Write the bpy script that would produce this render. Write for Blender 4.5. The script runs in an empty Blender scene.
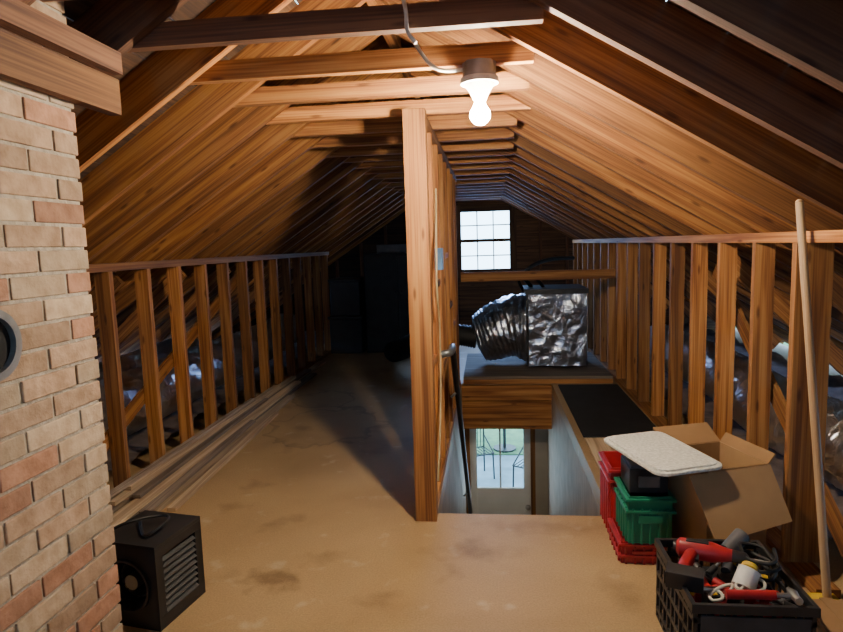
import bpy, math, random
from mathutils import Vector, Matrix, noise
random.seed(7)
sc=bpy.context.scene
COL=sc.collection
# ---------------------------------------------------------------- camera
yaw=math.radians(6.4);pt=math.radians(6.65);ro=math.radians(1.8)
H=1.4
F=Vector((-math.sin(yaw)*math.cos(pt),math.cos(yaw)*math.cos(pt),-math.sin(pt)))
R0=Vector((math.cos(yaw),math.sin(yaw),0));U0=R0.cross(F)
R=R0*math.cos(ro)-U0*math.sin(ro);U=U0*math.cos(ro)+R0*math.sin(ro)
cd=bpy.data.cameras.new('camera');cam=bpy.data.objects.new('camera',cd);COL.objects.link(cam)
cd.sensor_width=36;cd.lens=26.0;cd.clip_start=.02
M=Matrix(((R.x,U.x,-F.x,0),(R.y,U.y,-F.y,0),(R.z,U.z,-F.z,H),(0,0,0,1)))
cam.matrix_world=M
sc.camera=cam
# ---------------------------------------------------------------- materials
def newmat(n):
    m=bpy.data.materials.new(n);m.use_nodes=True
    nt=m.node_tree;b=nt.nodes['Principled BSDF'];return m,nt,b
def N(nt,t,**k):
    n=nt.nodes.new(t)
    for a,v in k.items(): setattr(n,a,v)
    return n
def ramp(nt,stops):
    r=nt.nodes.new('ShaderNodeValToRGB');e=r.color_ramp.elements
    while len(e)<len(stops): e.new(.5)
    for i,(p,c) in enumerate(stops):
        e[i].position=p;e[i].color=(c[0],c[1],c[2],1)
    return r
def mixc(nt,blend='MIX',fac=.5):
    m=nt.nodes.new('ShaderNodeMix');m.data_type='RGBA';m.blend_type=blend;m.inputs[0].default_value=fac
    return m
def wood(n,c1,c2,c3,rough=.75,var=.5,knots=True):
    m,nt,b=newmat(n);L=nt.links.new
    uv=N(nt,'ShaderNodeTexCoord')
    def nz(sx,sy,det,dist):
        mp=N(nt,'ShaderNodeMapping');mp.inputs['Scale'].default_value=(sx,sy,1);L(uv.outputs['UV'],mp.inputs[0])
        q=N(nt,'ShaderNodeTexNoise');q.noise_dimensions='2D';q.inputs['Scale'].default_value=1;q.inputs['Detail'].default_value=det;q.inputs['Distortion'].default_value=dist
        L(mp.outputs[0],q.inputs['Vector']);return q
    n1=nz(1.0,26,2,.5);n2=nz(2,150,1,0)
    ma=N(nt,'ShaderNodeMath',operation='MULTIPLY_ADD');ma.inputs[1].default_value=.35;L(n2.outputs[0],ma.inputs[0])
    mb=N(nt,'ShaderNodeMath',operation='MULTIPLY');mb.inputs[1].default_value=.7;L(n1.outputs[0],mb.inputs[0]);L(mb.outputs[0],ma.inputs[2])
    r=ramp(nt,[(.36,c1),(.52,c2),(.68,c3)]);L(ma.outputs[0],r.inputs[0])
    at=N(nt,'ShaderNodeAttribute');at.attribute_name='rnd'
    mr=N(nt,'ShaderNodeMapRange');mr.inputs[3].default_value=1-var;mr.inputs[4].default_value=1+var*.35
    L(at.outputs['Fac'],mr.inputs[0])
    mx=mixc(nt,'MULTIPLY',1);L(r.outputs[0],mx.inputs[6]);L(mr.outputs[0],mx.inputs[7])
    out=mx.outputs[2]
    if knots:
        mp2=N(nt,'ShaderNodeMapping');mp2.inputs['Scale'].default_value=(1.7,7,1);L(uv.outputs['UV'],mp2.inputs[0])
        vo=N(nt,'ShaderNodeTexVoronoi');vo.voronoi_dimensions='2D';vo.inputs['Scale'].default_value=1.0;L(mp2.outputs[0],vo.inputs['Vector'])
        kr=ramp(nt,[(.025,(.25,.15,.09)),(.07,(1,1,1))]);L(vo.outputs['Distance'],kr.inputs[0])
        m2=mixc(nt,'MULTIPLY',.75);L(out,m2.inputs[6]);L(kr.outputs[0],m2.inputs[7]);out=m2.outputs[2]
    L(out,b.inputs['Base Color']);b.inputs['Roughness'].default_value=rough
    return m
def plain(n,c,rough=.6,metal=0,nscale=0,namt=.25,bump=0,c2=None,var=0):
    m,nt,b=newmat(n);L=nt.links.new
    b.inputs['Roughness'].default_value=rough;b.inputs['Metallic'].default_value=metal
    tc=N(nt,'ShaderNodeTexCoord');n1=N(nt,'ShaderNodeTexNoise');n1.inputs['Scale'].default_value=nscale or 12
    n1.inputs['Detail'].default_value=5
    L(tc.outputs['Object'],n1.inputs['Vector'])
    d=c2 or tuple(x*(1-namt*1.6) for x in c)
    r=ramp(nt,[(.3,d),(.65,c)]);L(n1.outputs[0],r.inputs[0]);out=r.outputs[0]
    if var:
        at=N(nt,'ShaderNodeAttribute');at.attribute_name='rnd'
        mr=N(nt,'ShaderNodeMapRange');mr.inputs[3].default_value=1-var;mr.inputs[4].default_value=1+var*.4
        L(at.outputs['Fac'],mr.inputs[0]);mx=mixc(nt,'MULTIPLY',1);L(out,mx.inputs[6]);L(mr.outputs[0],mx.inputs[7]);out=mx.outputs[2]
    L(out,b.inputs['Base Color'])
    if bump:
        bp=N(nt,'ShaderNodeBump');bp.inputs['Strength'].default_value=bump;bp.inputs['Distance'].default_value=.02
        L(n1.outputs[0],bp.inputs['Height']);L(bp.outputs[0],b.inputs['Normal'])
    return m
def emis(n,c,s):
    m,nt,b=newmat(n);b.inputs['Emission Color'].default_value=(*c,1);b.inputs['Emission Strength'].default_value=s
    b.inputs['Base Color'].default_value=(*c,1);return m
W_ORANGE=wood('pine_orange',(.20,.066,.015),(.38,.150,.036),(.53,.245,.072),var=.5)
W_RAFTER=wood('pine_rafter',(.15,.048,.011),(.31,.118,.027),(.45,.20,.054),var=.6)
W_SHADED=wood('pine_shaded',(.07,.027,.014),(.13,.052,.024),(.19,.085,.038),var=.4)  # shade on near rafters and ties put into darker pine; gable studs share it
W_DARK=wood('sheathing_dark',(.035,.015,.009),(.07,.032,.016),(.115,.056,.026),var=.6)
W_PALE=wood('pine_pale',(.36,.24,.14),(.50,.35,.21),(.62,.47,.30),knots=False,var=.5)
W_GREY=wood('board_weathered',(.18,.13,.09),(.30,.22,.16),(.42,.33,.25),knots=False)
W_HANDLE=wood('handle_wood',(.35,.20,.10),(.46,.30,.16),(.58,.41,.24),knots=False,rough=.5)
BLACK=plain('black_plastic',(.025,.025,.028),.4)
BLKMET=plain('black_metal',(.03,.028,.028),.5,.3,8)
RUBBER=plain('black_rubber',(.012,.012,.013),.6)
DARKV=plain('dark_void',(.006,.006,.007),.9)
MAT_=plain('mat_black',(.018,.019,.022),.7,0,5)
RED=plain('red_plastic',(.46,.02,.028),.4)
GREEN=plain('green_plastic',(.015,.21,.11),.4,c2=(.01,.15,.08))
WHITE=plain('white_plastic',(.72,.71,.68),.5,0,30,.12)
LIDM=plain('lid_speckled',(.75,.74,.69),.5,0,90,c2=(.50,.49,.45))
GREY=plain('grey_metal',(.30,.31,.32),.4,.7)
GREYP=plain('grey_plastic',(.11,.11,.12),.45)
GREYD=plain('dark_louvre',(.06,.06,.06),.5)
STEEL=plain('galvanised_steel',(.5,.51,.53),.35,.9)
CARD=plain('cardboard',(.40,.235,.11),.85,0,6,.12)
CARDIN=plain('cardboard_inner',(.32,.18,.08),.85,0,6,.12)
YEL=plain('yellow_plastic',(.75,.5,.03),.5)
PORC=plain('porcelain',(.7,.68,.62),.35)
BRICK=plain('brick_clay',(.46,.32,.215),.9,0,22,c2=(.31,.20,.125),bump=.4,var=.3)
BRICK2=plain('brick_rose',(.44,.235,.15),.9,0,22,c2=(.29,.145,.085),bump=.4,var=.3)
BRICK3=plain('brick_buff',(.52,.40,.28),.9,0,22,c2=(.38,.275,.18),bump=.4,var=.3)
MORTAR=plain('mortar',(.43,.38,.31),.95,0,40,.2,bump=.5)
PANEL=plain('beadboard_paint',(.46,.35,.26),.6,0,6,.15)
DOORW=plain('door_white',(.78,.80,.80),.45,0,5,.05)
DRYW=plain('hall_wall',(.40,.36,.30),.8,0,4,.1)
CABLEW=plain('cable_white',(.7,.68,.62),.5)
CABLEY=plain('cable_tan',(.5,.38,.2),.5)
BLUE=plain('blue_plastic',(.06,.16,.32),.5)
INSUL=plain('insulation',(.20,.15,.13),.95,0,9,.3,bump=1)
LEAF=plain('leaves',(.10,.22,.05),.7,0,3,c2=(.03,.09,.02))
GRASS=plain('grass_lawn',(.10,.20,.08),.9,0,5,c2=(.05,.11,.05))
PATIO=plain('patio_stone',(.20,.29,.33),.8,0,2,.3)
IRON=plain('wrought_iron',(.03,.03,.03),.5,.5)
PANELD=plain('crate_panel',(.05,.05,.055),.5)
def foilmat(n,base,bs,dist=.03,rough=.3):
    m,nt,b=newmat(n);L=nt.links.new
    tc=N(nt,'ShaderNodeTexCoord');v=N(nt,'ShaderNodeTexVoronoi');v.inputs['Scale'].default_value=bs
    nz=N(nt,'ShaderNodeTexNoise');nz.inputs['Scale'].default_value=bs*.8;nz.inputs['Detail'].default_value=3;nz.inputs['Distortion'].default_value=1.5
    L(tc.outputs['Object'],nz.inputs['Vector']);L(tc.outputs['Object'],v.inputs['Vector'])
    ad=N(nt,'ShaderNodeMath',operation='ADD');L(v.outputs['Distance'],ad.inputs[0]);L(nz.outputs[0],ad.inputs[1])
    bp=N(nt,'ShaderNodeBump');bp.inputs['Strength'].default_value=1;bp.inputs['Distance'].default_value=dist
    L(ad.outputs[0],bp.inputs['Height']);L(bp.outputs[0],b.inputs['Normal'])
    b.inputs['Base Color'].default_value=(*base,1);b.inputs['Metallic'].default_value=1;b.inputs['Roughness'].default_value=rough
    return m
FOIL=foilmat('foil_wrap',(.48,.52,.62),9,.016,.3)
FOIL2=foilmat('foil_duct',(.78,.82,.92),12,.02,.32)
FSTAINS=[(-.94,2.36,.17,.12,.5,False),(-1.3,4.6,.45,.5,.72,True),(-1.55,5.4,.3,.3,.72,True),(.3,2.9,.5,.1,.8,False),(-.1,2.65,.3,.1,.82,False)]
def floormat():
    m,nt,b=newmat('particle_board');L=nt.links.new
    tc=N(nt,'ShaderNodeTexCoord')
    a=N(nt,'ShaderNodeTexNoise');a.inputs['Scale'].default_value=1.1;a.inputs['Detail'].default_value=6;a.inputs['Distortion'].default_value=.4
    f=N(nt,'ShaderNodeTexNoise');f.inputs['Scale'].default_value=140;f.inputs['Detail'].default_value=3
    L(tc.outputs['Object'],a.inputs[0]);L(tc.outputs['Object'],f.inputs[0])
    r=ramp(nt,[(.3,(.34,.21,.095)),(.48,(.44,.285,.135)),(.7,(.51,.345,.17))]);L(a.outputs[0],r.inputs[0])
    r2=ramp(nt,[(.3,(.78,.78,.78)),(.7,(1.08,1.08,1.08))]);L(f.outputs[0],r2.inputs[0])
    mx=mixc(nt,'MULTIPLY',1);L(r.outputs[0],mx.inputs[6]);L(r2.outputs[0],mx.inputs[7]);out=mx.outputs[2]
    s=N(nt,'ShaderNodeTexNoise');s.inputs['Scale'].default_value=3.2;s.inputs['Detail'].default_value=4;L(tc.outputs['Object'],s.inputs[0])
    r3=ramp(nt,[(.28,(.6,.56,.52)),(.40,(1,1,1))]);L(s.outputs[0],r3.inputs[0])
    m3=mixc(nt,'MULTIPLY',.7);L(out,m3.inputs[6]);L(r3.outputs[0],m3.inputs[7]);out=m3.outputs[2]
    s=N(nt,'ShaderNodeTexNoise');s.inputs['Scale'].default_value=7;s.inputs['Detail'].default_value=5;L(tc.outputs['Object'],s.inputs[0])
    r3=ramp(nt,[(.62,(0,0,0)),(.75,(.45,.45,.45))]);L(s.outputs[0],r3.inputs[0])
    m3=mixc(nt,'MIX',.5);L(r3.outputs[0],m3.inputs[0]);L(out,m3.inputs[6]);m3.inputs[7].default_value=(.62,.52,.38,1);out=m3.outputs[2]
    for (x,y,rx,ry,dark,ring) in FSTAINS:
        mp=N(nt,'ShaderNodeMapping');mp.inputs['Location'].default_value=(-x/rx,-y/ry,0);mp.inputs['Scale'].default_value=(1/rx,1/ry,0)
        L(tc.outputs['Object'],mp.inputs[0])
        ln=N(nt,'ShaderNodeVectorMath',operation='LENGTH');L(mp.outputs[0],ln.inputs[0])
        nn=N(nt,'ShaderNodeTexNoise');nn.inputs['Scale'].default_value=5 if ring else 11;nn.inputs['Detail'].default_value=2 if ring else 4;L(tc.outputs['Object'],nn.inputs[0])
        ad=N(nt,'ShaderNodeMath',operation='MULTIPLY_ADD');ad.inputs[1].default_value=1 if ring else 2.2;L(nn.outputs[0],ad.inputs[0]);L(ln.outputs['Value'],ad.inputs[2])
        if ring: rr=ramp(nt,[(.9,(1,1,1)),(.97,(dark,)*3),(.99,(dark,)*3),(1.0,(1,1,1))])
        else: rr=ramp(nt,[(.62,(dark,dark*.95,dark*.9)),(1.0,(1,1,1))])
        sc2=N(nt,'ShaderNodeMath',operation='MULTIPLY');sc2.inputs[1].default_value=.66 if ring else .5;L(ad.outputs[0],sc2.inputs[0])
        L(sc2.outputs[0],rr.inputs[0])
        mm=mixc(nt,'MULTIPLY',1);L(out,mm.inputs[6]);L(rr.outputs[0],mm.inputs[7]);out=mm.outputs[2]
    L(out,b.inputs['Base Color']);b.inputs['Roughness'].default_value=.5
    return m
FLOORM=floormat()
# ---------------------------------------------------------------- mesh builder
class MB:
    def __init__(s): s.v=[];s.f=[];s.uv=[];s.r=[];s.m=[];s.sm=[]
    def add(s,vs,fs,mat=0,uvs=None,smooth=False,rnd=None):
        o=len(s.v);s.v+= [Vector(x) for x in vs];r=random.random() if rnd is None else rnd
        for i,f in enumerate(fs):
            s.f.append([o+j for j in f]);s.m.append(mat);s.sm.append(smooth);s.r.append(r)
            if uvs: s.uv.append(uvs[i])
            else: s.uv.append([(vs[j][0]+vs[j][1],vs[j][2]+vs[j][1]*.3) for j in f])
    def beam(s,p0,p1,w,h,up=(0,0,1),mat=0,rnd=None):
        p0=Vector(p0);p1=Vector(p1);a=(p1-p0);l=a.length;a.normalize()
        sd=a.cross(Vector(up))
        if sd.length<1e-4: sd=a.cross(Vector((0,1,0)))
        sd.normalize();u=sd.cross(a).normalized()
        vs=[];lc=[]
        for t in(0,l):
            for x,y in((-w/2,-h/2),(w/2,-h/2),(w/2,h/2),(-w/2,h/2)):
                vs.append(p0+a*t+sd*x+u*y);lc.append((t,x,y))
        fs=[(3,2,1,0),(4,5,6,7),(0,1,5,4),(1,2,6,5),(2,3,7,6),(3,0,4,7)]
        ou=random.random()*50;ov=random.random()*50
        uvs=[]
        for i,f in enumerate(fs):
            if i<2: uvs.append([(lc[j][1]*2+ou,lc[j][2]*.3+ov) for j in f])
            elif i in(2,4): uvs.append([(lc[j][0]+ou,lc[j][1]+ov+i) for j in f])
            else: uvs.append([(lc[j][0]+ou,lc[j][2]+ov+i) for j in f])
        s.add([tuple(x) for x in vs],fs,mat,uvs,rnd=rnd)
    def box(s,x0,x1,y0,y1,z0,z1,mat=0,axis=None):
        dx,dy,dz=x1-x0,y1-y0,z1-z0;cx,cy,cz=(x0+x1)/2,(y0+y1)/2,(z0+z1)/2
        if axis is None: axis='xyz'[[dx,dy,dz].index(max(dx,dy,dz))]
        if axis=='x': s.beam((x0,cy,cz),(x1,cy,cz),dy,dz,mat=mat)
        elif axis=='y': s.beam((cx,y0,cz),(cx,y1,cz),dx,dz,mat=mat)
        else: s.beam((cx,cy,z0),(cx,cy,z1),dx,dy,up=(0,1,0),mat=mat)
    def prism(s,poly,y0,y1,mat=0,plane='xz'):
        n=len(poly)
        def P(a,b,y): return (a,y,b) if plane=='xz' else ((y,a,b) if plane=='yz' else (a,b,y))
        vs=[P(a,b,y0) for a,b in poly]+[P(a,b,y1) for a,b in poly]
        fs=[tuple(range(n)),tuple(range(2*n-1,n-1,-1))]+[(i,i+n,(i+1)%n+n,(i+1)%n) for i in range(n)]
        s.add(vs,fs,mat)
    def tube(s,pts,r,n=12,mat=0,cap=True):
        pts=[Vector(q) for q in pts];vs=[];k=len(pts)
        rs=r if isinstance(r,(list,tuple)) else [r]*k
        prev=None
        for i,q in enumerate(pts):
            t=(pts[min(i+1,k-1)]-pts[max(i-1,0)]).normalized()
            if prev is None:
                a=Vector((0,0,1)) if abs(t.z)<.9 else Vector((1,0,0))
                e=t.cross(a).normalized()
            else: e=(prev-t*prev.dot(t)).normalized()
            prev=e;g=t.cross(e)
            for j in range(n):
                an=2*math.pi*j/n;vs.append(tuple(q+(e*math.cos(an)+g*math.sin(an))*rs[i]))
        fs=[]
        for i in range(k-1):
            for j in range(n): fs.append((i*n+j,i*n+(j+1)%n,(i+1)*n+(j+1)%n,(i+1)*n+j))
        L=[0]
        for i in range(1,k): L.append(L[-1]+(pts[i]-pts[i-1]).length)
        uvs=[[(L[j//n],(j%n)*.01) for j in f] for f in fs]
        s.add(vs,fs,mat,uvs,smooth=True)
        if cap: s.add(vs[:n],[tuple(range(n-1,-1,-1))],mat);s.add(vs[-n:],[tuple(range(n))],mat)
    def cyl(s,p0,p1,r,n=20,mat=0,r1=None): s.tube([p0,p1],[r,r if r1 is None else r1],n,mat)
    def ball(s,c,r,mat=0,nu=16,nv=10,sz=1,sx=1,sy=1):
        vs=[];fs=[]
        for i in range(nv+1):
            th=math.pi*i/nv
            for j in range(nu):
                ph=2*math.pi*j/nu;vs.append((c[0]+r*sx*math.sin(th)*math.cos(ph),c[1]+r*sy*math.sin(th)*math.sin(ph),c[2]+r*sz*math.cos(th)))
        for i in range(nv):
            for j in range(nu): fs.append((i*nu+j,(i+1)*nu+j,(i+1)*nu+(j+1)%nu,i*nu+(j+1)%nu))
        s.add(vs,fs,mat,smooth=True)
    def xform(s,i0,mat4):
        for i in range(i0,len(s.v)): s.v[i]=mat4@s.v[i]
    def make(s,name,mats,bevel=0,parent=None,recenter=True):
        me=bpy.data.meshes.new(name)
        c=Vector((0,0,0))
        if recenter:
            lo=Vector([min(v[i] for v in s.v) for i in range(3)]);hi=Vector([max(v[i] for v in s.v) for i in range(3)])
            c=(lo+hi)/2;c.z=lo.z
        me.from_pydata([tuple(v-c) for v in s.v],[],s.f)
        me.uv_layers.new(name='UVMap');me.color_attributes.new('rnd','FLOAT_COLOR','CORNER')
        uvf=[];rf=[]
        for pi,f in enumerate(s.f):
            r=s.r[pi]
            for k in range(len(f)):
                uvf+=[s.uv[pi][k][0],s.uv[pi][k][1]];rf+=[r,r,r,1.0]
        me.uv_layers['UVMap'].data.foreach_set('uv',uvf)
        me.attributes['rnd'].data.foreach_set('color',rf)
        me.polygons.foreach_set('material_index',s.m);me.polygons.foreach_set('use_smooth',s.sm)
        for m in mats: me.materials.append(m)
        me.update()
        ob=bpy.data.objects.new(name,me);ob.location=c;COL.objects.link(ob)
        if bevel:
            b=ob.modifiers.new('bevel','BEVEL');b.width=bevel;b.segments=2;b.limit_method='ANGLE'
        if parent: ob.parent=parent
        return ob
def spline(pts,n=8):
    P=[Vector(q) for q in pts];P=[P[0]*2-P[1]]+P+[P[-1]*2-P[-2]];out=[]
    for i in range(1,len(P)-2):
        for k in range(n):
            t=k/n;a,b,c,d=P[i-1:i+3]
            out.append(.5*((2*b)+(c-a)*t+(2*a-5*b+4*c-d)*t*t+(3*b-a-3*c+d)*t**3))
    out.append(P[-2]);return out
# ---------------------------------------------------------------- shell dims
XR=-.47;ZR=2.45
XL=-2.15;XW=1.275
SLs={-1:.648,1:.592}
def zu(x): return ZR-SLs[-1 if x<XR else 1]*abs(x-XR)
YB=9.6;YF=-1.5
WX0,WX1,WY0,WY1=-.29,.60,3.04,6.0
b=MB()
b.box(-4.6,WX0,YF,YB,-.10,0);b.box(WX1,3.7,YF,YB,-.10,0);b.box(WX0,WX1,YF,WY0,-.10,0);b.box(WX0,WX1,WY1+.04,YB,-.10,0)
b.make('floor',[FLOORM],recenter=False)
# roof sheathing
b=MB()
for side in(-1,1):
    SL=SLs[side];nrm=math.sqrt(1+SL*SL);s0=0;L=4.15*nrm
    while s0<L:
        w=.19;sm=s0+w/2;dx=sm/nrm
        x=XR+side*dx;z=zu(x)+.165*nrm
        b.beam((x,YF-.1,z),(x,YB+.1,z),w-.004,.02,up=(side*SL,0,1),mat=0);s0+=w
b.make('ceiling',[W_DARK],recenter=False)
YT=[1.87+.4*k for k in range(-8,20)]
b=MB()
CH=(-1.82,-1.215,.9,1.75)
for y in YT:
    for side in(-1,1):
        SL=SLs[side];nrm=math.sqrt(1+SL*SL)
        def P(x): return (x,y,zu(x)+.077*nrm)
        segs=[(XR+side*.02,XR+side*4.1)]
        if side==-1 and .8<y<1.8: segs=[(XR-.02,CH[1]+.04),(CH[0]-.04,XR-4.1)]
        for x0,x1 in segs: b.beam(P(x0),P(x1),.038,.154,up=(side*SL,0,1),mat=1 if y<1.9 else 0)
b.box(XR-.019,XR+.019,YF,YB,ZR-.03,ZR+.16,axis='y')
b.make('roof_rafters',[W_RAFTER,W_SHADED],recenter=False)
b=MB()
for i,y in enumerate(YT):
    z=2.08+random.uniform(-.008,.008)
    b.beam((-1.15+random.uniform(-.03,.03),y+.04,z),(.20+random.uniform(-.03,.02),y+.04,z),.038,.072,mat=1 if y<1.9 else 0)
b.make('collar_ties',[W_ORANGE,W_SHADED],recenter=False)
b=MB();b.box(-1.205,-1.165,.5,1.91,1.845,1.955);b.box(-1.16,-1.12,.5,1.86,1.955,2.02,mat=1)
b.make('roof_header',[W_RAFTER,W_SHADED])
def knee(x,ys,name,side,nearw=None):
    b=MB()
    zt=zu(x)-.005
    for i,y in enumerate(ys):
        w=.089
        if nearw and i==0: w=nearw
        b.beam((x,y,.038),(x,y,zt-.05),w,.038,up=(0,1,0))
    y0=ys[0]-.22;y1=min(ys[-1]+.1,9.5)
    b.box(x-.045,x+.045,y0 if side<0 else YF,y1,zt-.05,zt-.005,axis='y');b.box(x-.045,x+.045,y0,y1,0,.038,axis='y')
    return b.make(name,[W_ORANGE],bevel=.002,recenter=False)
knee(XL,[3.21+.388*k for k in range(0,13)],'wall_left',-1)
knee(XW,[2.57+.435*k for k in range(0,16)],'wall_right',1,.14)
# partition
b=MB();xp=-.338
b.beam((xp,2.985,0),(xp,2.985,2.04),.108,.089,up=(0,1,0))
for k in range(7):
    y=3.38+.4*k;b.beam((xp,y,.04),(xp,y,2.0),.089,.038,up=(0,1,0))
b.box(xp-.045,xp+.045,3.03,6.0,0,.04,axis='y')
for k,z in enumerate((.75,1.15,.6,1.3,.9,.7)): b.box(xp-.04,xp+.04,3.03+.4*k,3.36+.4*k,z,z+.04,axis='y')
b.box(xp-.045,xp+.045,3.03,6.0,2.0,2.04,axis='y')
b.make('wall_partition',[W_ORANGE],bevel=.002,recenter=False)
# stairwell walls
b=MB()
y=WY0
while y<6.45:
    for x in(WX0-.012,WX1+.012):
        b.box(x-.01,x+.01,y,y+.085,-2.5,-.002 if y<5.9 else -.11,axis='z')
    y+=.09
b.box(WX0-.04,WX0-.022,WY0,6.5,-2.5,-.11);b.box(WX1+.022,WX1+.04,WY0,6.5,-2.5,-.11)
b.make('wall_stairwell',[PANEL],recenter=False)
b=MB();b.box(WX0-.04,WX1+.04,WY0-.06,WY0-.02,-2.5,-.1,axis='z');b.make('wall_stair_front',[DRYW],recenter=False)
b=MB()
b.box(WX0,WX1,6.0,6.04,-.17,-.02);b.box(WX0,WX1,6.02,6.05,-.47,-.18,mat=1)
b.make('stairwell_header',[W_ORANGE,W_RAFTER])
b=MB()
for k in range(12):
    z=-.2*(k+1);y=WY0+.02+.235*k
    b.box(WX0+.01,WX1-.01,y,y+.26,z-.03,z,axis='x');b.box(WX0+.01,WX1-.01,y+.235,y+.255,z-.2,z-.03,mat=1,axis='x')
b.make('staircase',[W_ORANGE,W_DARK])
b=MB();b.box(-1.2,1.6,2.9,6.6,-2.62,-2.5);b.make('floor_lower_hall',[W_GREY],recenter=False)
DX0,DX1=-.24,.42
b=MB();yd=6.5
b.box(-.5,DX0-.05,yd,yd+.1,-2.5,-.1,mat=0,axis='z');b.box(DX1+.05,.9,yd,yd+.1,-2.5,-.1,mat=0,axis='z');b.box(DX0-.05,DX1+.05,yd,yd+.1,-.46,-.1,mat=0)
b.make('wall_lower_hall',[DRYW],recenter=False)
b=MB()
b.box(DX0-.048,DX0,yd-.02,yd+.1,-2.5,-.46,mat=1,axis='z');b.box(DX1,DX1+.048,yd-.02,yd+.1,-2.5,-.46,mat=1,axis='z');b.box(DX0-.048,DX1+.048,yd-.02,yd+.1,-.50,-.46,mat=1)
s=.075
b.box(DX0,DX0+s,yd+.02,yd+.06,-2.48,-.50,axis='z');b.box(DX1-s,DX1,yd+.02,yd+.06,-2.48,-.50,axis='z')
b.box(DX0+s,DX1-s,yd+.02,yd+.06,-.56,-.50);b.box(DX0+s,DX1-s,yd+.02,yd+.06,-1.55,-1.30);b.box(DX0+s,DX1-s,yd+.02,yd+.06,-2.48,-2.25)
b.box(DX0+s,DX1-s,yd+.03,yd+.05,-2.25,-1.55)
b.box((DX0+DX1)/2-.01,(DX0+DX1)/2+.01,yd+.03,yd+.05,-1.30,-.56)
b.ball((DX1-.035,yd-.02,-1.5),.03,mat=2);b.cyl((DX1-.035,yd+.02,-1.5),(DX1-.035,yd-.01,-1.5),.012,mat=2)
b.make('door_1',[DOORW,W_RAFTER,STEEL],bevel=.003,recenter=False)
def gable(y,name,win=None):
    b=MB();zt=lambda x:zu(x)+.15
    xa,xb=-4.6,3.7
    x0,x1,z0,z1=win
    if x0>XR: b.prism([(xa,-.1),(x0,-.1),(x0,zt(x0)),(XR,zt(XR)),(xa,zt(xa))],y,y+.1)
    else: b.prism([(xa,-.1),(x0,-.1),(x0,zt(x0)),(xa,zt(xa))],y,y+.1)
    b.prism([(x1,-.1),(xb,-.1),(xb,zt(xb)),(x1,zt(x1))],y,y+.1)
    b.prism([(x0,-.1),(x1,-.1),(x1,z0),(x0,z0)],y,y+.1)
    b.prism([(x0,z1),(x1,z1),(x1,zt(x1))]+([(XR,zt(XR))] if x0<XR<x1 else [])+[(x0,zt(x0))],y,y+.1)
    for k in range(-10,9):
        x=k*.4
        if x0-.09<x<x1+.09 or zu(x)<.2: continue
        yy=y-.05 if y>0 else y+.15
        b.beam((x,yy,0),(x,yy,min(zu(x),9)),.038,.089,up=(0,1,0),mat=1)
    b.make(name,[W_DARK,W_SHADED],recenter=False)
def window(name,WIN,y):
    b=MB();x0,x1,z0,z1=WIN;t=.045
    b.box(x0-.06,x0+t,y-.04,y+.06,z0-.06,z1+.06,axis='z');b.box(x1-t,x1+.06,y-.04,y+.06,z0-.06,z1+.06,axis='z')
    b.box(x0+t,x1-t,y-.04,y+.06,z1-t,z1+.06);b.box(x0+t,x1-t,y-.04,y+.06,z0-.06,z0+t)
    zm=(z0+z1)/2;b.box(x0+t,x1-t,y,y+.05,zm-.025,zm+.025)
    ww=(x1-x0-2*t)
    for i in(1,2): xx=x0+t+ww*i/3;b.box(xx-.009,xx+.009,y+.01,y+.04,z0+t,z1-t,mat=1,axis='z')
    for a,c in((z0+t,zm-.025),(zm+.025,z1-t)):
        b.box(x0+t,x1-t,y+.012,y+.038,(a+c)/2-.009,(a+c)/2+.009,mat=1,axis='x')
    b.make(name,[W_DARK,WHITE],recenter=False)
WIN=(-.46,.38,.95,1.93);WIN_ADDED=(-.9,0,.9,1.9)
gable(YB,'wall_back',WIN);gable(YF-.1,'wall_front',WIN_ADDED)
window('window_1',WIN,YB);window('window_added',WIN_ADDED,YF-.06)  # front window is unseen, added to let cool fill in behind the camera
b=MB();b.box(-.27,1.19,5.94,5.98,1.03,1.12);b.make('guard_rail',[W_ORANGE],bevel=.003)
b=MB();b.box(-.27,1.19,6.0,7.3,.045,.075,axis='x');b.box(-.27,1.19,6.0,6.04,0,.045,axis='x',mat=1)
for x in(-.2,.5,1.15): b.box(x-.02,x+.02,6.04,7.3,0,.045,axis='y',mat=1)
b.make('hvac_platform',[W_GREY,W_ORANGE],bevel=.002)
for nm,xa,xb in(('insulation_batts',-4.2,XL-.15),('insulation_batts',XW+.15,3.1)):
    b=MB();n=26
    vs=[];fs=[];m=8
    for i in range(n*3+1):
        for j in range(m+1):
            x=xa+(xb-xa)*j/m;y=-1.3+(YB+1.1)*i/(n*3)
            vs.append((x,y,.09+.05*noise.noise(Vector((x*3,y*3,0)))+ .02*math.sin(y*15.7)))
    for i in range(n*3):
        for j in range(m): fs.append((i*(m+1)+j,i*(m+1)+j+1,(i+1)*(m+1)+j+1,(i+1)*(m+1)+j))
    b.add(vs,fs,smooth=True);b.make(nm,[INSUL],recenter=False)
b=MB()
for k in range(7):
    y=3.45+.78*k;b.beam((XL-.07,y,1.26),(XL-.75,y,.66),.038,.089)
b.beam((XL-.06,3.0,.25),(XL-.06,5.4,1.25),.02,.09)
b.make('diagonal_braces',[W_RAFTER],recenter=False)
b=MB()
for k in range(8):
    y=2.78+.87*k;b.beam((XW+.09,y,1.26),(XW+.75,y,.62),.038,.089)
b.beam((XW+.07,2.3,.15),(XW+.07,3.8,1.2),.02,.09)
b.make('diagonal_braces',[W_RAFTER],recenter=False)
def duct(pts,r,name,mat,rib=.012,n=20):
    P=spline(pts,22);rs=[r+rib*(1 if i%2 else -1) for i in range(len(P))]
    b=MB();b.tube(P,rs,n);return b.make(name,[mat])
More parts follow.
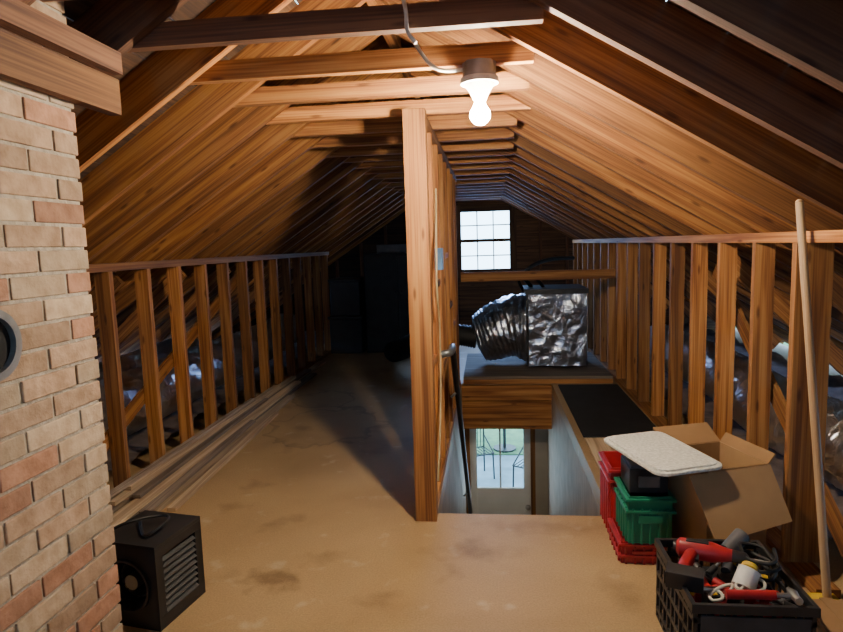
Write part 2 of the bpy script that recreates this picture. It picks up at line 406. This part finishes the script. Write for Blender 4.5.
duct([(-2.62,3.0,.36),(-2.50,4.0,.38),(-2.56,5.2,.36),(-2.50,6.3,.38),(-2.6,7.6,.38)],.2,'flex_duct',FOIL2)
duct([(-3.2,3.2,.36),(-3.05,4.6,.36),(-3.15,6.0,.36)],.19,'flex_duct',FOIL2)
duct([(1.80,2.7,.34),(1.68,3.7,.36),(1.78,4.9,.34),(1.65,6.2,.36)],.19,'flex_duct',FOIL2)
# bulb fixture
b=MB();bx,by=-.02,2.29
b.cyl((bx,by,2.044),(bx,by,1.99),.060,8,mat=0);b.cyl((bx,by,1.99),(bx,by,1.97),.068,24,mat=1);b.tube([(bx,by,1.97),(bx,by,1.94),(bx,by,1.915)],[.058,.036,.024],20,mat=1)
b.ball((bx,by,1.862),.036,mat=2);b.tube([(bx,by,1.916),(bx,by,1.885)],[.014,.026],16,mat=2)
EM=emis('bulb_glow',(1,.83,.60),2500)
b.make('ceiling_light_bulb',[GREY,PORC,EM])
def cord(pts,r,name,mat,n=8):
    b=MB();b.tube(spline(pts,8),r,n);return b.make(name,[mat])
cord([(-.26,1.875,2.2),(-.23,1.87,2.10),(-.225,1.87,2.03),(-.20,1.86,1.99)],.006,'electrical_cable',CABLEW)
cord([(-.26,2.28,2.14),(-.2,2.27,2.05),(-.15,2.27,2.02),(-.08,2.28,2.02)],.007,'electrical_cable',CABLEW)
cord([(-.275,2.98,.2),(-.272,3.2,.5),(-.275,3.35,.9),(-.272,3.2,1.2),(-.275,3.35,1.7)],.005,'electrical_cable',CABLEY)
# chimney
b=MB();x0,x1,y0,y1=CH;zt=2.35
b.box(x0+.006,x1-.006,y0+.006,y1-.006,0,zt,mat=0,axis='z')
ch=.0677;nz=int(zt/ch);HC=(1.335,1.19,.085)
for k in range(nz):
    za=k*ch+.005;zb=za+ch-.010
    y=y1;first=True
    while y>y0+.01:
        ln=.1 if (first and k%2) else .203
        first=False
        ya=max(y-ln,y0);j=random.uniform(-.0015,.0015)
        b.box(x1-.09,x1+j,ya,y,za,zb,mat=random.choice([1,1,2,3,3]),axis='y');y=ya-.011
    x=x1-.1 if k%2==0 else x1-.22
    while x>x0+.01:
        xa=max(x-.203,x0)
        b.box(xa,x,y1-.08,y1+.001,za,zb,mat=random.choice([1,1,2,3]),axis='x')
        x=xa-.011
b.make('chimney',[MORTAR,BRICK,BRICK2,BRICK3],bevel=.003,recenter=False)
b=MB();cx=x1+.002;nn=32;vs=[];fs=[]
for r_,xx in((.07,cx),(.07,cx+.02),(.09,cx+.02),(.095,cx)):
    for j in range(nn):
        a=2*math.pi*j/nn;vs.append((xx,HC[0]+r_*math.cos(a),HC[1]+r_*math.sin(a)))
for i in range(3):
    for j in range(nn): fs.append((i*nn+j,i*nn+(j+1)%nn,(i+1)*nn+(j+1)%nn,(i+1)*nn+j))
b.add(vs,fs,0,smooth=False);b.cyl((cx+.001,HC[0],HC[1]),(cx+.004,HC[0],HC[1]),.071,32,mat=1)
b.make('flue_thimble',[GREY,DARKV])
# lumber boards
b=MB()
for i,(xa,xb,ya,yb,z,h,w_,m) in enumerate([(-2.045,-2.05,2.75,7.2,0,.024,.09,0),(-1.94,-1.97,2.85,6.5,0,.024,.09,1),(-1.835,-1.89,2.8,5.5,0,.022,.075,0),(-1.74,-1.83,3.0,4.9,0,.022,.05,0),(-2.05,-2.05,2.9,6.6,.0245,.024,.07,1),(-1.93,-1.99,2.65,6.0,.0245,.022,.08,0),(-1.84,-1.91,2.9,4.6,.0245,.02,.05,1),(-2.06,-2.06,2.95,6.1,.049,.024,.06,0),(-1.97,-2.03,3.05,5.2,.049,.022,.05,1),(-2.055,-2.06,3.1,5.6,.0735,.024,.055,0),(-2.06,-2.06,2.9,5.0,.098,.022,.04,1)]):
    b.beam((xa,ya,z+h/2),(xb,yb,z+h/2),w_,h,mat=m)
b.make('lumber_stack',[W_PALE,W_GREY],bevel=.002)
# HVAC
def wrapped(name,mb,mats,amt,seed,lev=5):
    ob=mb.make(name,mats)
    s=ob.modifiers.new('s','SUBSURF');s.subdivision_type='SIMPLE';s.levels=lev;s.render_levels=lev
    tx=bpy.data.textures.new(name+'t','CLOUDS');tx.noise_scale=.2;tx.noise_depth=1
    d=ob.modifiers.new('d','DISPLACE');d.texture=tx;d.strength=amt;d.mid_level=.5;d.texture_coords='LOCAL'
    return ob
root=bpy.data.objects.new('hvac_air_handler',None);root.location=(.65,6.7,.085);COL.objects.link(root)
def par(ob):
    ob.parent=root;ob.matrix_parent_inverse=Matrix.Translation(-root.location)
b=MB();b.box(.39,.99,6.33,6.95,.11,.88);o=wrapped('insulated_cabinet',b,[FOIL],.04,1);par(o)
P=spline([(.40,6.68,.48),(.25,6.68,.48),(.10,6.68,.44),(-.03,6.68,.39),(-.14,6.68,.355)],9);k=len(P)
rr=[.365-(.365-.245)*min(1,(i/(k-1))**1.1)+.007*math.sin(i*1.9) for i in range(k)]
rr[-1]=.18;rr[-2]=.22
b=MB();b.tube(P,rr,28);o=b.make('supply_plenum',[FOIL])
tx=bpy.data.textures.new('pl','CLOUDS');tx.noise_scale=.16;d=o.modifiers.new('d','DISPLACE');d.texture=tx;d.strength=.06;d.mid_level=.5;d.texture_coords='LOCAL';par(o)
b=MB()
b.box(.375,1.005,6.31,6.97,.895,.912);b.box(.375,1.005,6.30,6.31,.86,.912);b.box(.37,.375,6.31,6.97,.86,.912)
b.box(.375,.40,6.295,6.305,.12,.86,axis='z')
o=b.make('lid_flashing',[BLACK]);par(o)
P=spline([(-.14,6.63,.37),(-.35,6.64,.40),(-.7,6.7,.36),(-1.0,6.85,.22),(-1.15,7.1,.14)],14);b=MB();b.tube(P,[.115+.009*(1 if i%2 else -1) for i in range(len(P))],18);o=b.make('branch_flex_duct',[RUBBER]);par(o)
b=MB();b.tube(spline([(.38,6.6,.86),(.32,6.55,.99),(.38,6.5,1.08),(.51,6.6,1.0),(.58,6.6,.91)],8),.018,8);b.tube(spline([(.46,6.7,.91),(.38,6.6,1.03),(.46,6.6,1.14),(.68,6.8,1.2),(.96,7.1,1.2)],8),.022,8);o=b.make('refrigerant_lines',[RUBBER]);par(o)
b=MB();b.box(.65,1.21,4.3,5.9,.002,.014,axis='y');b.make('rubber_mat',[MAT_],bevel=.003)
b=MB();b.box(.65,.92,3.3,4.25,.002,.02,axis='y');b.make('plywood_offcut',[W_PALE],bevel=.002)
b=MB()
b.tube([(-.24,3.9,.72),(-.24,6.3,-1.5)],.02,12,mat=0)
b.tube(spline([(-.285,3.5,.76),(-.23,3.52,.77),(-.23,3.7,.77),(-.24,3.9,.72)],6),.022,12,mat=1)
for y in(4.3,5.8): b.cyl((-.285,y,.72-(y-3.9)*.925-.05),(-.24,y,.72-(y-3.9)*.925-.01),.01,8,mat=1)
b.make('stair_handrail',[BLACK,GREY])
b=MB();b.box(-.292,-.25,3.34,3.42,1.26,1.38,axis='z');b.make('junction_box',[BLUE],bevel=.003)
b=MB()
b.box(-1.62,-.72,7.85,8.4,0,1.30);b.box(-1.60,-1.18,7.83,7.85,.05,1.26);b.box(-1.16,-.74,7.83,7.85,.05,1.26)
b.ball((-1.21,7.82,.8),.015);b.ball((-1.13,7.82,.8),.015);b.box(-1.45,-1.05,7.9,8.3,1.30,1.42,mat=1)
b.make('storage_cabinet',[BLKMET,GREYP],bevel=.005)
b=MB();b.box(-2.1,-1.67,7.8,8.3,0,.46);b.box(-2.08,-1.69,7.82,8.28,.5,.95);b.box(-2.12,-1.65,7.78,8.32,.46,.5);b.box(-2.1,-1.67,7.8,8.3,.95,.99);b.make('storage_bins',[BLACK],bevel=.01)
# blower
def T(cx,cy,cz,ang): return Matrix.Translation((cx,cy,cz))@Matrix.Rotation(math.radians(ang),4,'Z')
b=MB();w=.135;h=.33
b.box(-w,w,-w,w,h-.015,h);b.box(-w,w,-w,w,0,.015)
b.box(-w,-w+.012,-w,w,.015,h-.015);b.box(-w,w,w-.012,w,.015,h-.015)
for z0_,z1_ in((.015,.05),(h-.05,h-.015)): b.box(w-.012,w,-w,w,z0_,z1_)
b.box(w-.012,w,-w,-w+.04,.05,h-.05,axis='z');b.box(w-.012,w,w-.04,w,.05,h-.05,axis='z')
for k in range(9): z=.06+k*.025;b.beam((w-.006,-w+.04,z),(w-.006,w-.04,z),.02,.003,up=(.6,0,1),mat=3)
b.box(w-.06,w-.05,-w+.015,w-.015,.015,h-.015,mat=1)
nn=28;vs=[];fs=[];yy=-w
def sq(a):
    c,s_=math.cos(a),math.sin(a);k=1/max(abs(c),abs(s_));return c*k*w,s_*k*(h/2)
for j in range(nn):
    a=2*math.pi*j/nn+math.pi/4;x_,z_=sq(a);vs.append((x_,yy,h/2+z_))
for r_,dy in((.105,0),(.105,-.012),(.095,-.012),(.08,.04)):
    for j in range(nn):
        a=2*math.pi*j/nn+math.pi/4;vs.append((r_*math.cos(a),yy+dy,h/2+r_*math.sin(a)))
for i in range(4):
    for j in range(nn): fs.append((i*nn+j,i*nn+(j+1)%nn,(i+1)*nn+(j+1)%nn,(i+1)*nn+j))
b.add(vs,fs,0)
for j in range(20):
    a=2*math.pi*j/20;c,s_=math.cos(a)*.072,math.sin(a)*.072;b.beam((c,yy+.05,h/2+s_),(c,.07,h/2+s_),.004,.018,up=(-s_,0,c),mat=2)
b.cyl((0,yy+.02,h/2),(0,.07,h/2),.03,16,mat=2)
b.tube(spline([(-.12,-.1,h+.01),(-.05,-.05,h+.04),(.02,.05,h+.03),(.09,.0,h+.04),(.05,-.08,h+.012),(-.06,.02,h+.012)],6),.006,8,mat=1)
b.xform(0,T(-1.345,2.15,0,-10))
b.make('blower_fan_unit',[BLKMET,RUBBER,GREY,GREYD],bevel=.002)
# ---------------- right foreground
def crate(name,x0,x1,y0,y1,z0,z1,mat,ang=0,rows=3,cols=6,rim=.02):
    b=MB();cx,cy=(x0+x1)/2,(y0+y1)/2;hx,hy=(x1-x0)/2,(y1-y0)/2;h=z1-z0;t=.008
    b.box(-hx,hx,-hy,hy,0,t)
    b.box(-hx-.006,hx+.006,-hy-.006,-hy+t,h-rim*1.5,h);b.box(-hx-.006,hx+.006,hy-t,hy+.006,h-rim*1.5,h)
    b.box(-hx-.006,-hx+t,-hy,hy,h-rim*1.5,h,axis='y');b.box(hx-t,hx+.006,-hy,hy,h-rim*1.5,h,axis='y')
    for k in range(cols+1):
        u=-1+2*k/cols
        for s_ in(-1,1):
            b.box(u*(hx-.008)-.006,u*(hx-.008)+.006,s_*hy-(t if s_>0 else 0),s_*hy+(t if s_<0 else 0),0,h-.01,axis='z')
            b.box(s_*hx-(t if s_>0 else 0),s_*hx+(t if s_<0 else 0),u*(hy-.008)-.006,u*(hy-.008)+.006,0,h-.01,axis='z')
    for r_ in range(rows):
        z=h*(r_+.5)/(rows+.3)-.01
        for s_ in(-1,1):
            b.box(-hx,hx,s_*hy-(t if s_>0 else 0),s_*hy+(t if s_<0 else 0),z,z+.02,axis='x')
            b.box(s_*hx-(t if s_>0 else 0),s_*hx+(t if s_<0 else 0),-hy,hy,z,z+.02,axis='y')
    b.box(-hx+.02,hx-.02,-hy-.008,-hy-.001,.02,h-.035,mat=1)
    b.box(-.03,.03,-hy-.012,-hy-.008,h-.11,h-.08,mat=2)
    b.xform(0,T(cx,cy,z0,ang));return b.make(name,[mat,PANELD,GREYP],bevel=.002)
def solidcrate(name,x0,x1,y0,y1,z0,z1,mat,ang=0):
    b=MB();cx,cy=(x0+x1)/2,(y0+y1)/2;hx,hy=(x1-x0)/2,(y1-y0)/2;h=z1-z0;t=.008
    b.box(-hx,hx,-hy,hy,0,t);b.box(-hx,hx,-hy,-hy+t,t,h,axis='x');b.box(-hx,hx,hy-t,hy,t,h,axis='x')
    b.box(-hx,-hx+t,-hy+t,hy-t,t,h,axis='y');b.box(hx-t,hx,-hy+t,hy-t,t,h,axis='y')
    for z in(h-.02,h-.07):
        if z<.02: continue
        b.box(-hx-.014,hx+.014,-hy-.014,-hy,z,z+.012);b.box(-hx-.014,hx+.014,hy,hy+.014,z,z+.012)
        b.box(-hx-.014,-hx,-hy,hy,z,z+.012,axis='y');b.box(hx,hx+.014,-hy,hy,z,z+.012,axis='y')
    for k in range(5):
        u=-.8+.4*k
        b.box(u*hx-.005,u*hx+.005,-hy-.01,-hy,.0,h*.75,axis='z');b.box(-hx-.01,-hx,u*hy-.005,u*hy+.005,0,h*.75,axis='z')
    b.box(-.05,.05,-hy-.012,-hy,h*.45,h*.62,mat=0)
    b.xform(0,T(cx,cy,z0,ang));return b.make(name,[mat],bevel=.002)
solidcrate('plastic_tote',.555,.75,2.84,3.08,0,.33,RED)
solidcrate('plastic_tray',.55,.74,2.58,2.81,0,.10,RED)
solidcrate('plastic_crate',.575,.755,2.56,2.79,.101,.31,GREEN)
b=MB();b.box(.585,.745,2.59,2.77,.312,.42);b.box(.59,.74,2.595,2.765,.42,.43,mat=1);b.box(.62,.71,2.582,2.59,.34,.39,mat=1)
b.make('battery_charger',[BLACK,GREYP],bevel=.006)
b=MB();hx,hy,h,t=.14,.15,.46,.005
b.box(-hx,hx,-hy,hy,0,t);b.box(-hx,hx,-hy,-hy+t,t,h,axis='z');b.box(-hx,hx,hy-t,hy,t,h,axis='z');b.box(-hx,-hx+t,-hy+t,hy-t,t,h,axis='z');b.box(hx-t,hx,-hy+t,hy-t,t,h,axis='z')
def flap(p0,p1,q1,q0,mat=0):
    p0,p1,q0,q1=map(Vector,(p0,p1,q0,q1));n_=(p1-p0).cross(q0-p0).normalized()*.003
    q=[p0-n_,p1-n_,q1-n_,q0-n_,p0+n_,p1+n_,q1+n_,q0+n_]
    b.add([tuple(x) for x in q],[(0,1,2,3),(7,6,5,4),(0,4,5,1),(1,5,6,2),(2,6,7,3),(3,7,4,0)],mat)
flap((-hx-.09,-hy-.006,h-.01),(hx,-hy-.006,h),(hx+.02,-hy-.11,h-.20),(-hx-.05,-hy-.13,h-.24))
flap((-hx,hy,h),(hx,hy,h),(hx,hy+.10,h+.06),(-hx,hy+.10,h+.06),1)
flap((-hx,-hy,h),(-hx,hy,h),(-hx-.09,hy,h+.004),(-hx-.09,-hy,h+.004))
flap((hx,-hy,h),(hx,hy,h),(hx+.03,hy,h+.04),(hx+.03,-hy,h+.04),1)
b.xform(0,T(.955,2.66,0,17));b.make('cardboard_box',[CARD,CARDIN])
def rrect(hx,hy,r,n=6):
    o=[]
    for cx,cy,a0 in((hx-r,hy-r,0),(-hx+r,hy-r,90),(-hx+r,-hy+r,180),(hx-r,-hy+r,270)):
        for k in range(n+1):
            a=math.radians(a0+90*k/n);o.append((cx+r*math.cos(a),cy+r*math.sin(a)))
    return o
b=MB();b.prism(rrect(.155,.22,.05),0,.014,plane='xy');b.prism(rrect(.14,.205,.045),.014,.022,plane='xy')
b.xform(0,Matrix.Translation((.71,2.60,.486))@Matrix.Rotation(math.radians(20),4,'Z')@Matrix.Rotation(math.radians(2),4,'X'))
b.make('storage_bin_lid',[LIDM],bevel=.004)
crate('tool_crate',.597,.95,1.80,2.21,0,.30,BLACK,ang=0,rows=4,cols=9)
def drill(name,mat,T4):
    b=MB();b.tube([(-.08,0,0),(-.07,0,0),(.03,0,0),(.06,0,0),(.09,0,0)],[.02,.032,.034,.026,.02],16,mat=0)
    b.tube([(.09,0,0),(.13,0,0),(.14,0,0)],[.021,.018,.008],14,mat=1);b.cyl((.14,0,0),(.20,0,0),.003,6,mat=2)
    b.tube(spline([(-.03,0,-.02),(-.045,0,-.08),(-.055,0,-.13)],5),.021,12,mat=0);b.box(-.10,.01,-.03,.03,-.18,-.13,mat=1);b.box(-.02,-.008,-.006,.006,-.06,-.03,mat=1)
    b.tube([(-.079,0,0),(-.09,0,0)],[.018,.016],14,mat=1);b.box(-.05,.02,-.036,.036,-.008,.008,mat=1)
    b.xform(0,T4);return b.make(name,[mat,BLACK,STEEL],bevel=.003)
RX=lambda a:Matrix.Rotation(math.radians(a),4,'X');RZ=lambda a:Matrix.Rotation(math.radians(a),4,'Z');TR=lambda *a:Matrix.Translation(a)
drill('power_drill',RED,TR(.70,2.04,.345)@RZ(-20)@RX(-80))
b=MB()
b.tube(spline([(.87+.05*math.cos(a*.9)+.01*math.sin(3*a),2.02+.08*math.sin(a*.9),.28+.004*a) for a in range(0,22)],5),.006,8)
b.make('extension_cord',[RUBBER])
b=MB()
b.tube(spline([(.66+.035*math.sin(a*1.3)+.01*a,1.87+.04*math.cos(a*1.1)+.003*a,.285+.001*a) for a in range(0,18)],5),.005,8)
b.make('string_light_cord',[CABLEW])
b=MB();b.cyl((.70,1.83,.315),(.84,1.825,.32),.014,14,mat=0);b.cyl((.84,1.825,.32),(.89,1.82,.322),.008,10,mat=1)
b.tube([(.892,1.79,.322),(.892,1.81,.322),(.892,1.83,.322),(.892,1.86,.322)],[.012,.012,.016,.006],10,mat=1);b.make('hammer',[RED,STEEL],bevel=.003)
b=MB();b.tube([(.79,1.93,.28),(.82,1.96,.325)],[.035,.033],20);b.tube([(.82,1.96,.325),(.827,1.97,.332)],[.025,.025],20,mat=1);b.make('caulk_jar',[WHITE,YEL])
b=MB();b.tube([(.81,2.12,.30),(.88,2.17,.34)],.028,18,mat=0);b.tube([(.77,2.09,.28),(.81,2.12,.30)],.006,8,mat=1);b.make('paint_roller',[GREYP,STEEL])
b=MB()
for i in range(40):
    x=random.uniform(.645,.90);y=random.uniform(1.85,2.16);a=random.uniform(0,180)
    c,s_=math.cos(math.radians(a)),math.sin(math.radians(a));z=.225+random.random()*.04
    b.cyl((x-c*.035,y-s_*.03,z),(x+c*.01,y+s_*.01,z+.01),random.uniform(.01,.018),10,mat=random.choice([0,0,3,3,3,2,5]));b.cyl((x+c*.01,y+s_*.01,z+.01),(x+c*.04,y+s_*.035,z+.02),.005,8,mat=random.choice([1,3]))
for i in range(10):
    x=random.uniform(.66,.88);y=random.uniform(1.88,2.14);z=.21;b.box(x-.025,x+.025,y-.03,y+.03,z,z+random.uniform(.02,.07),mat=random.choice([3,5,3,0]))
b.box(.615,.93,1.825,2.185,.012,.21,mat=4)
b.make('hand_tools',[RED,STEEL,YEL,BLACK,DARKV,GREYP])
b=MB();b.cyl((1.185,2.19,.09),(1.187,2.507,1.515),.0145,14,mat=0);b.ball((1.187,2.507,1.515),.0145)
b.box(1.09,1.22,2.15,2.22,.065,.10,mat=1,axis='x')
for i in range(11):
    for j in range(4): b.beam((1.10+i*.0112,2.16+j*.016,.065),(1.095+i*.0120,2.157+j*.018,.0),.006,.006,mat=2)
b.make('push_broom',[W_HANDLE,YEL,RUBBER])
b=MB();b.box(1.02,1.22,1.8,2.08,0,.16,axis='x');b.box(1.03,1.21,1.81,2.07,.16,.163,mat=1);b.box(1.10,1.14,1.798,2.082,.158,.165,mat=1,axis='y');b.make('shipping_box',[CARD,CARDIN])
# outside
b=MB();b.box(-14,14,6.61,11.3,-2.75,-2.62,axis='x');b.box(-14,14,11.3,40,-2.75,-2.60,mat=1);b.make('ground_patio',[PATIO,GRASS],recenter=False)
def chair(x,y,ang):
    b=MB()
    for sx in(-.22,.22):
        for sy in(-.2,.2): b.cyl((sx,sy,0),(sx*.95,sy*.95,.45 if sy<0 else .95),.014,8)
    for k in range(8): u=-.21+.06*k;b.cyl((u,-.2,.45),(u,.2,.45),.008,6);b.cyl((u,.19,.47),(u,.19,.93),.007,6)
    b.cyl((-.22,.19,.94),(.22,.19,.94),.014,8);b.cyl((-.22,-.2,.45),(.22,-.2,.45),.012,8);b.cyl((-.22,.2,.45),(.22,.2,.45),.012,8)
    for sx in(-.22,.22): b.cyl((sx,-.2,.45),(sx,.19,.66),.012,8)
    b.xform(0,TR(x,y,-2.62)@RZ(ang));b.make('patio_chair',[IRON])
chair(-.25,10.2,25);chair(.62,9.6,-30)
b=MB();b.cyl((.25,11.6,-1.90),(.25,11.6,-1.87),.42,28);b.cyl((.25,11.6,-2.6),(.25,11.6,-1.9),.03,10);b.cyl((.25,11.6,-2.6),(.25,11.6,-2.57),.22,20);b.make('patio_table',[IRON])
b=MB()
for i in range(70):
    x=random.uniform(-16,16);y=random.uniform(26,31);z=random.uniform(-2.4,-.6)
    b.ball((x,y,z),random.uniform(.5,1.0),nu=10,nv=7)
b.make('hedge_trees',[LEAF])
# world
w=bpy.data.worlds.new('sky');sc.world=w;w.use_nodes=True;nt=w.node_tree;bg=nt.nodes['Background']
sk=nt.nodes.new('ShaderNodeTexSky');sk.sky_type='HOSEK_WILKIE';sk.turbidity=4;sk.sun_direction=(.4,.5,.75)
mx=mixc(nt,'MIX',.6);nt.links.new(sk.outputs[0],mx.inputs[6]);mx.inputs[7].default_value=(.42,.72,1,1)
nt.links.new(mx.outputs[2],bg.inputs[0]);bg.inputs[1].default_value=15
def area(name,loc,rot,sx,sy,c,p):
    l=bpy.data.lights.new(name,'AREA');l.shape='RECTANGLE';l.size=sx;l.size_y=sy;l.color=c;l.energy=p
    o=bpy.data.objects.new(name,l);o.location=loc;o.rotation_euler=rot;COL.objects.link(o)
area('window_daylight_back',(-.04,YB-.1,1.44),(math.radians(-90),0,0),.75,.9,(.30,.50,1),52)
area('fill_front',(-.45,YF+.1,1.4),(math.radians(90),0,0),.8,.9,(.45,.50,1),4)  # added cool fill lamp behind the camera, set at the added front window
area('door_daylight',(.09,6.42,-1.0),(math.radians(-90),0,0),.5,.8,(.6,.8,1),4)
area('eave_fill_left',(-3.9,4.8,.32),(0,math.radians(-80),0),.3,6,(.34,.55,1),30)  # added cool fill behind the left knee wall, no vent modelled
area('eave_fill_right',(2.9,4.8,.35),(0,math.radians(80),0),.3,6,(.30,.5,1),10)  # same added fill behind the right knee wall
